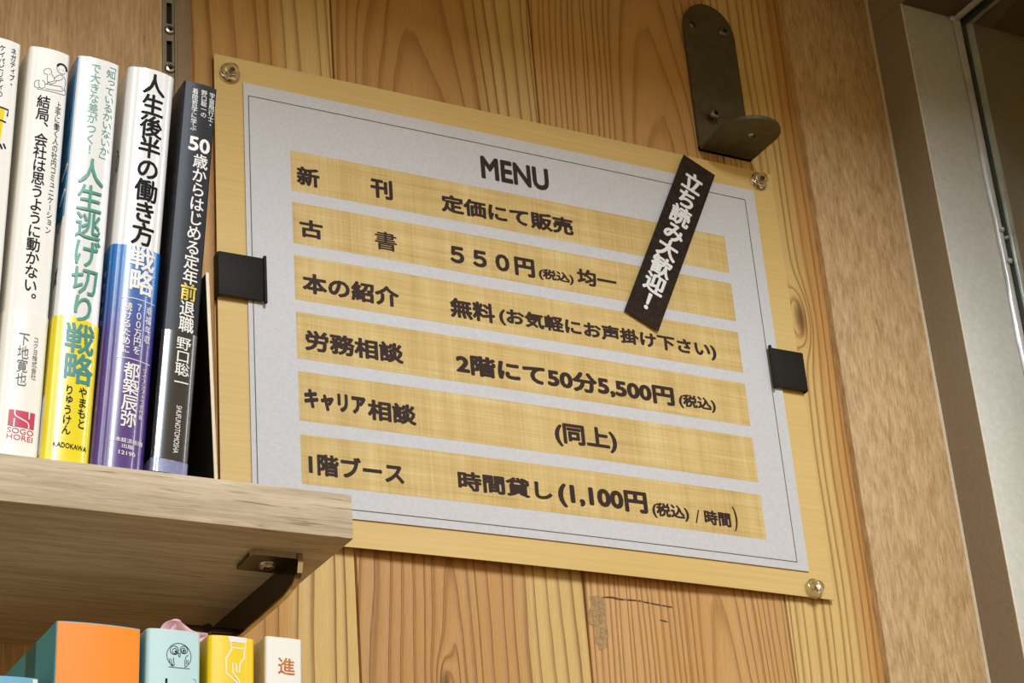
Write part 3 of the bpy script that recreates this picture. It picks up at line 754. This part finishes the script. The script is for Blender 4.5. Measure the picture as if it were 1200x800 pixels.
# --- black book
b4 = Book('slim black book with white and gold title, last of the leaning row', -281.9, .0822, 197.3, 16.0, -187, ZT, 'black_jacket', b=.7, r=1.2, group=GU)
b4.shell('paper_band', 6.4, 67.2, 'black_gloss', .3, (-60, 60))
b4.shell('lavender_foot', .2, 6.3, 'lav', .3, (-60, 60))
b4.col('宇宙飛行士・', 5.7, 194.2, 5.9, 175, 3.0, 'white', .006); b4.col('野口聡一の', 1.6, 194.2, 2.2, 179.2, 3.0, 'white', .006); b4.col('着陸哲学に学ぶ', -2.6, 194, -2.1, 170.8, 3.0, 'white', .006)
b4.put(fit_text('50', -3.7, 6.6, 160.2, 168.0, .03), 'white', .12)
b4.col('歳からはじめる定年', 2.6, 159.2, 2.1, 91.2, 7.4, 'white', .014); b4.col('前', 1.7, 91.6, 2.0, 83, 7.8, 'gold', .02); b4.col('退職', 1.8, 82.9, 2.2, 67.2, 7.2, 'white', .014)
b4.col('野口聡一', 1.4, 64.6, 1.8, 39.6, 6.8, 'white', .01, OFF)
V2, F = fit_text('SHUFUNOTOMOSHA', 0, 22.2, 0, 2.4, .006)
b4.put(([(.5+v[1], 31.8-v[0])+tuple(v[2:]) for v in V2], F), 'white', OFF)
b4.col('宇宙飛行士・野口聡一の着陸哲学', -10.4, 180, -10.4, 100, 2.8, 'greyink', 0)

# --- bookend: thin black sheet with a pale edge
be = empty('bookend', 'thin black upright bookend with a pale edge beside the black book', 'bookend', (-.2678, -.1855, ZT), (0, -.028, 0))
box('upright', -.0012, 0, .0006, .110, .0006, .100, 'blackclip', be, bev=.0002)
box('pale_edge', -.0013, .0002, 0, .0006, .0006, .1003, 'cream', be, bev=.0001)

# --- lower shelf
ZL = -.4550
l1 = Book('thick book with plain orange spine and cyan cover on the lower shelf', -303.9, .0194, 189.7, 34.6, -182, ZL, 'cyan', b=1.4, r=1.0, group=GL)
l1.shell('orange_spine', .1, 189.4, 'orange', .08, (-17.1, 17.1), thick=.06)
l1.shell('teal_band', 2, 189.6, 'darkteal', .1, (-60, -45), thick=.06)  # darker teal band further back on the cover side
l2 = Book('pale blue book with an owl drawing on its spine', -278.5, .0210, 190.1, 23.0, -182, ZL, 'paleblue', b=1.0, r=2.0, group=GL)
l2.strokes([circle_pts(1.9, 179.3, 5.2, 5.2, 36, -62, 242), circle_pts(-.2, 181.4, 1.8, 1.8, 18), circle_pts(3.9, 182.0, 1.6, 1.6, 18), circle_pts(0, 181.1, 1.1, 1.1, 14), circle_pts(3.7, 181.7, 1.0, 1.0, 14),
            [(1.4, 180.1), (2.4, 180.4), (2.0, 178.7), (1.4, 180.1)], [(5.8, 180), (4.8, 179.1), (4.4, 177.1), (4.5, 174.9)],
            [(-2.0, 177.9), (-2.1, 176.4), (-1.2, 174.7)], [(-1.3, 177.7), (-1.3, 176.2), (-.6, 174.8)], [(-.5, 178.3), (-.4, 176.6), (-.1, 174.8)], [(5.1, 177.9), (5.1, 176.0)], [(5.8, 178), (5.7, 176.2)], [(-2.6, 174.3), (2.1, 174.2), (6.6, 174.4)]], .26, 'black')
l2.put(join2([ribbon([(.4+.3*math.cos(a), 180.9+.3*math.sin(a)) for a in [i*.63 for i in range(11)]], .4), ribbon([(3.8+.3*math.cos(a), 181.6+.3*math.sin(a)) for a in [i*.63 for i in range(11)]], .4)]), 'black', .14, 'pupils')
l2.col('しいこと', -2.0, 169.6, -2.0, 140, 6.4, 'black', .03); l2.strokes([[(8.0, 170.2), (9.4, 170.2), (9.4, 169)]], .2, 'greyink', .12, curve=False)
l3 = Book('yellow book with a white outlined hand on its spine', -255.2, .0228, 189.4, 20.3, -182, ZL, 'yellow2', b=1.0, r=2.2, group=GL)
l3.put(([(-2.2, 189.3), (6.2, 189.3), (6.0, 187.2), (-1.6, 187.2)], [(0, 1, 2, 3)]), 'white', .1, 'cuff_print')
l3.strokes([[(-1.1, 187.2), (5.6, 187.2), (5.3, 184.5), (-.7, 184.5), (-1.1, 187.2)], [(-.3, 184.4), (-3, 179.4), (-2.8, 173.4), (2, 169.7), (3.2, 166), (2.0, 160)], [(5.1, 184.5), (4.9, 180.5), (3, 177.9), (2.9, 174.3), (1.6, 174.3), (1.4, 177.8), (-.1, 177.9), (0, 174), (2.9, 170.4), (5, 165)]], .62, 'white', curve=False)
l4 = Book('white book with a copper character on its spine, last on the lower shelf', -235.2, .0274, 190.9, 16.2, -182, ZL, 'white_matt', b=.3, r=1.2, group=GL)
l4.put(fit_text('進', -2.8, 4.8, 175.0, 182.2, .012), 'copper', .12)
l4.shell('cover_print', .2, 190.6, 'cream', .08, (-90, -9.0), thick=.05)
l0 = Book('small sky blue book in the bottom left corner beside the orange book', -340.4, -.0, 167.3, 20.0, -178, ZL, 'skyblue', b=.8, r=1.0, depth=105, group=GL)
l0.put(([(8.2, 120), (9.6, 120), (9.6, 166.9), (7.6, 166.9)], [(0, 1, 2, 3)]), 'white', .1, 'white_print')

# --- pink crumpled paper strip on the owl book
pk = empty('pink_ribbon', 'crumpled pink ribbon standing out above the owl book', 'ribbon', (-.2815, -.160, -.2655))
def strip(P, wd, name, seed):
    V, F = [], []; n = len(P); m_ = 6; rnd = random.Random(seed)
    for i, (x, y, z) in enumerate(P):
        for j in range(m_+1):
            f = j/m_-.5; V.append((x+.0006*math.sin(i*.9+j*1.3+seed), y-f*wd*.55+.0016*math.sin(i*1.7+j*.8+seed), z+f*wd*.8+.0005*math.sin(i*1.1+j*1.9+seed)))
    for i in range(n-1):
        for j in range(m_): a = i*(m_+1)+j; F.append((a, a+1, a+m_+2, a+m_+1))
    o = link(name, V, F, 'pink', pk, 80); md = o.modifiers.new('s', 'SOLIDIFY'); md.thickness = .0003; md = o.modifiers.new('u', 'SUBSURF'); md.levels = 1; md.render_levels = 2
strip([(-.005, 0, -.002), (-.004, 0, .004), (-.001, 0, .0085), (.004, 0, .0095), (.008, 0, .0075), (.012, 0, .0055), (.016, 0, .0050), (.0175, 0, .0035), (.015, 0, .0020), (.010, 0, .0025), (.006, 0, .0)], .0075, 'loop', 1)
strip([(-.0045, .004, -.002), (-.002, .004, .006), (.002, .004, .0125), (.006, .003, .0125), (.007, .002, .010), (.003, .001, .008), (0, 0, .004)], .0060, 'fold', 4)

bpy.data.objects.remove(_go, do_unlink=True)
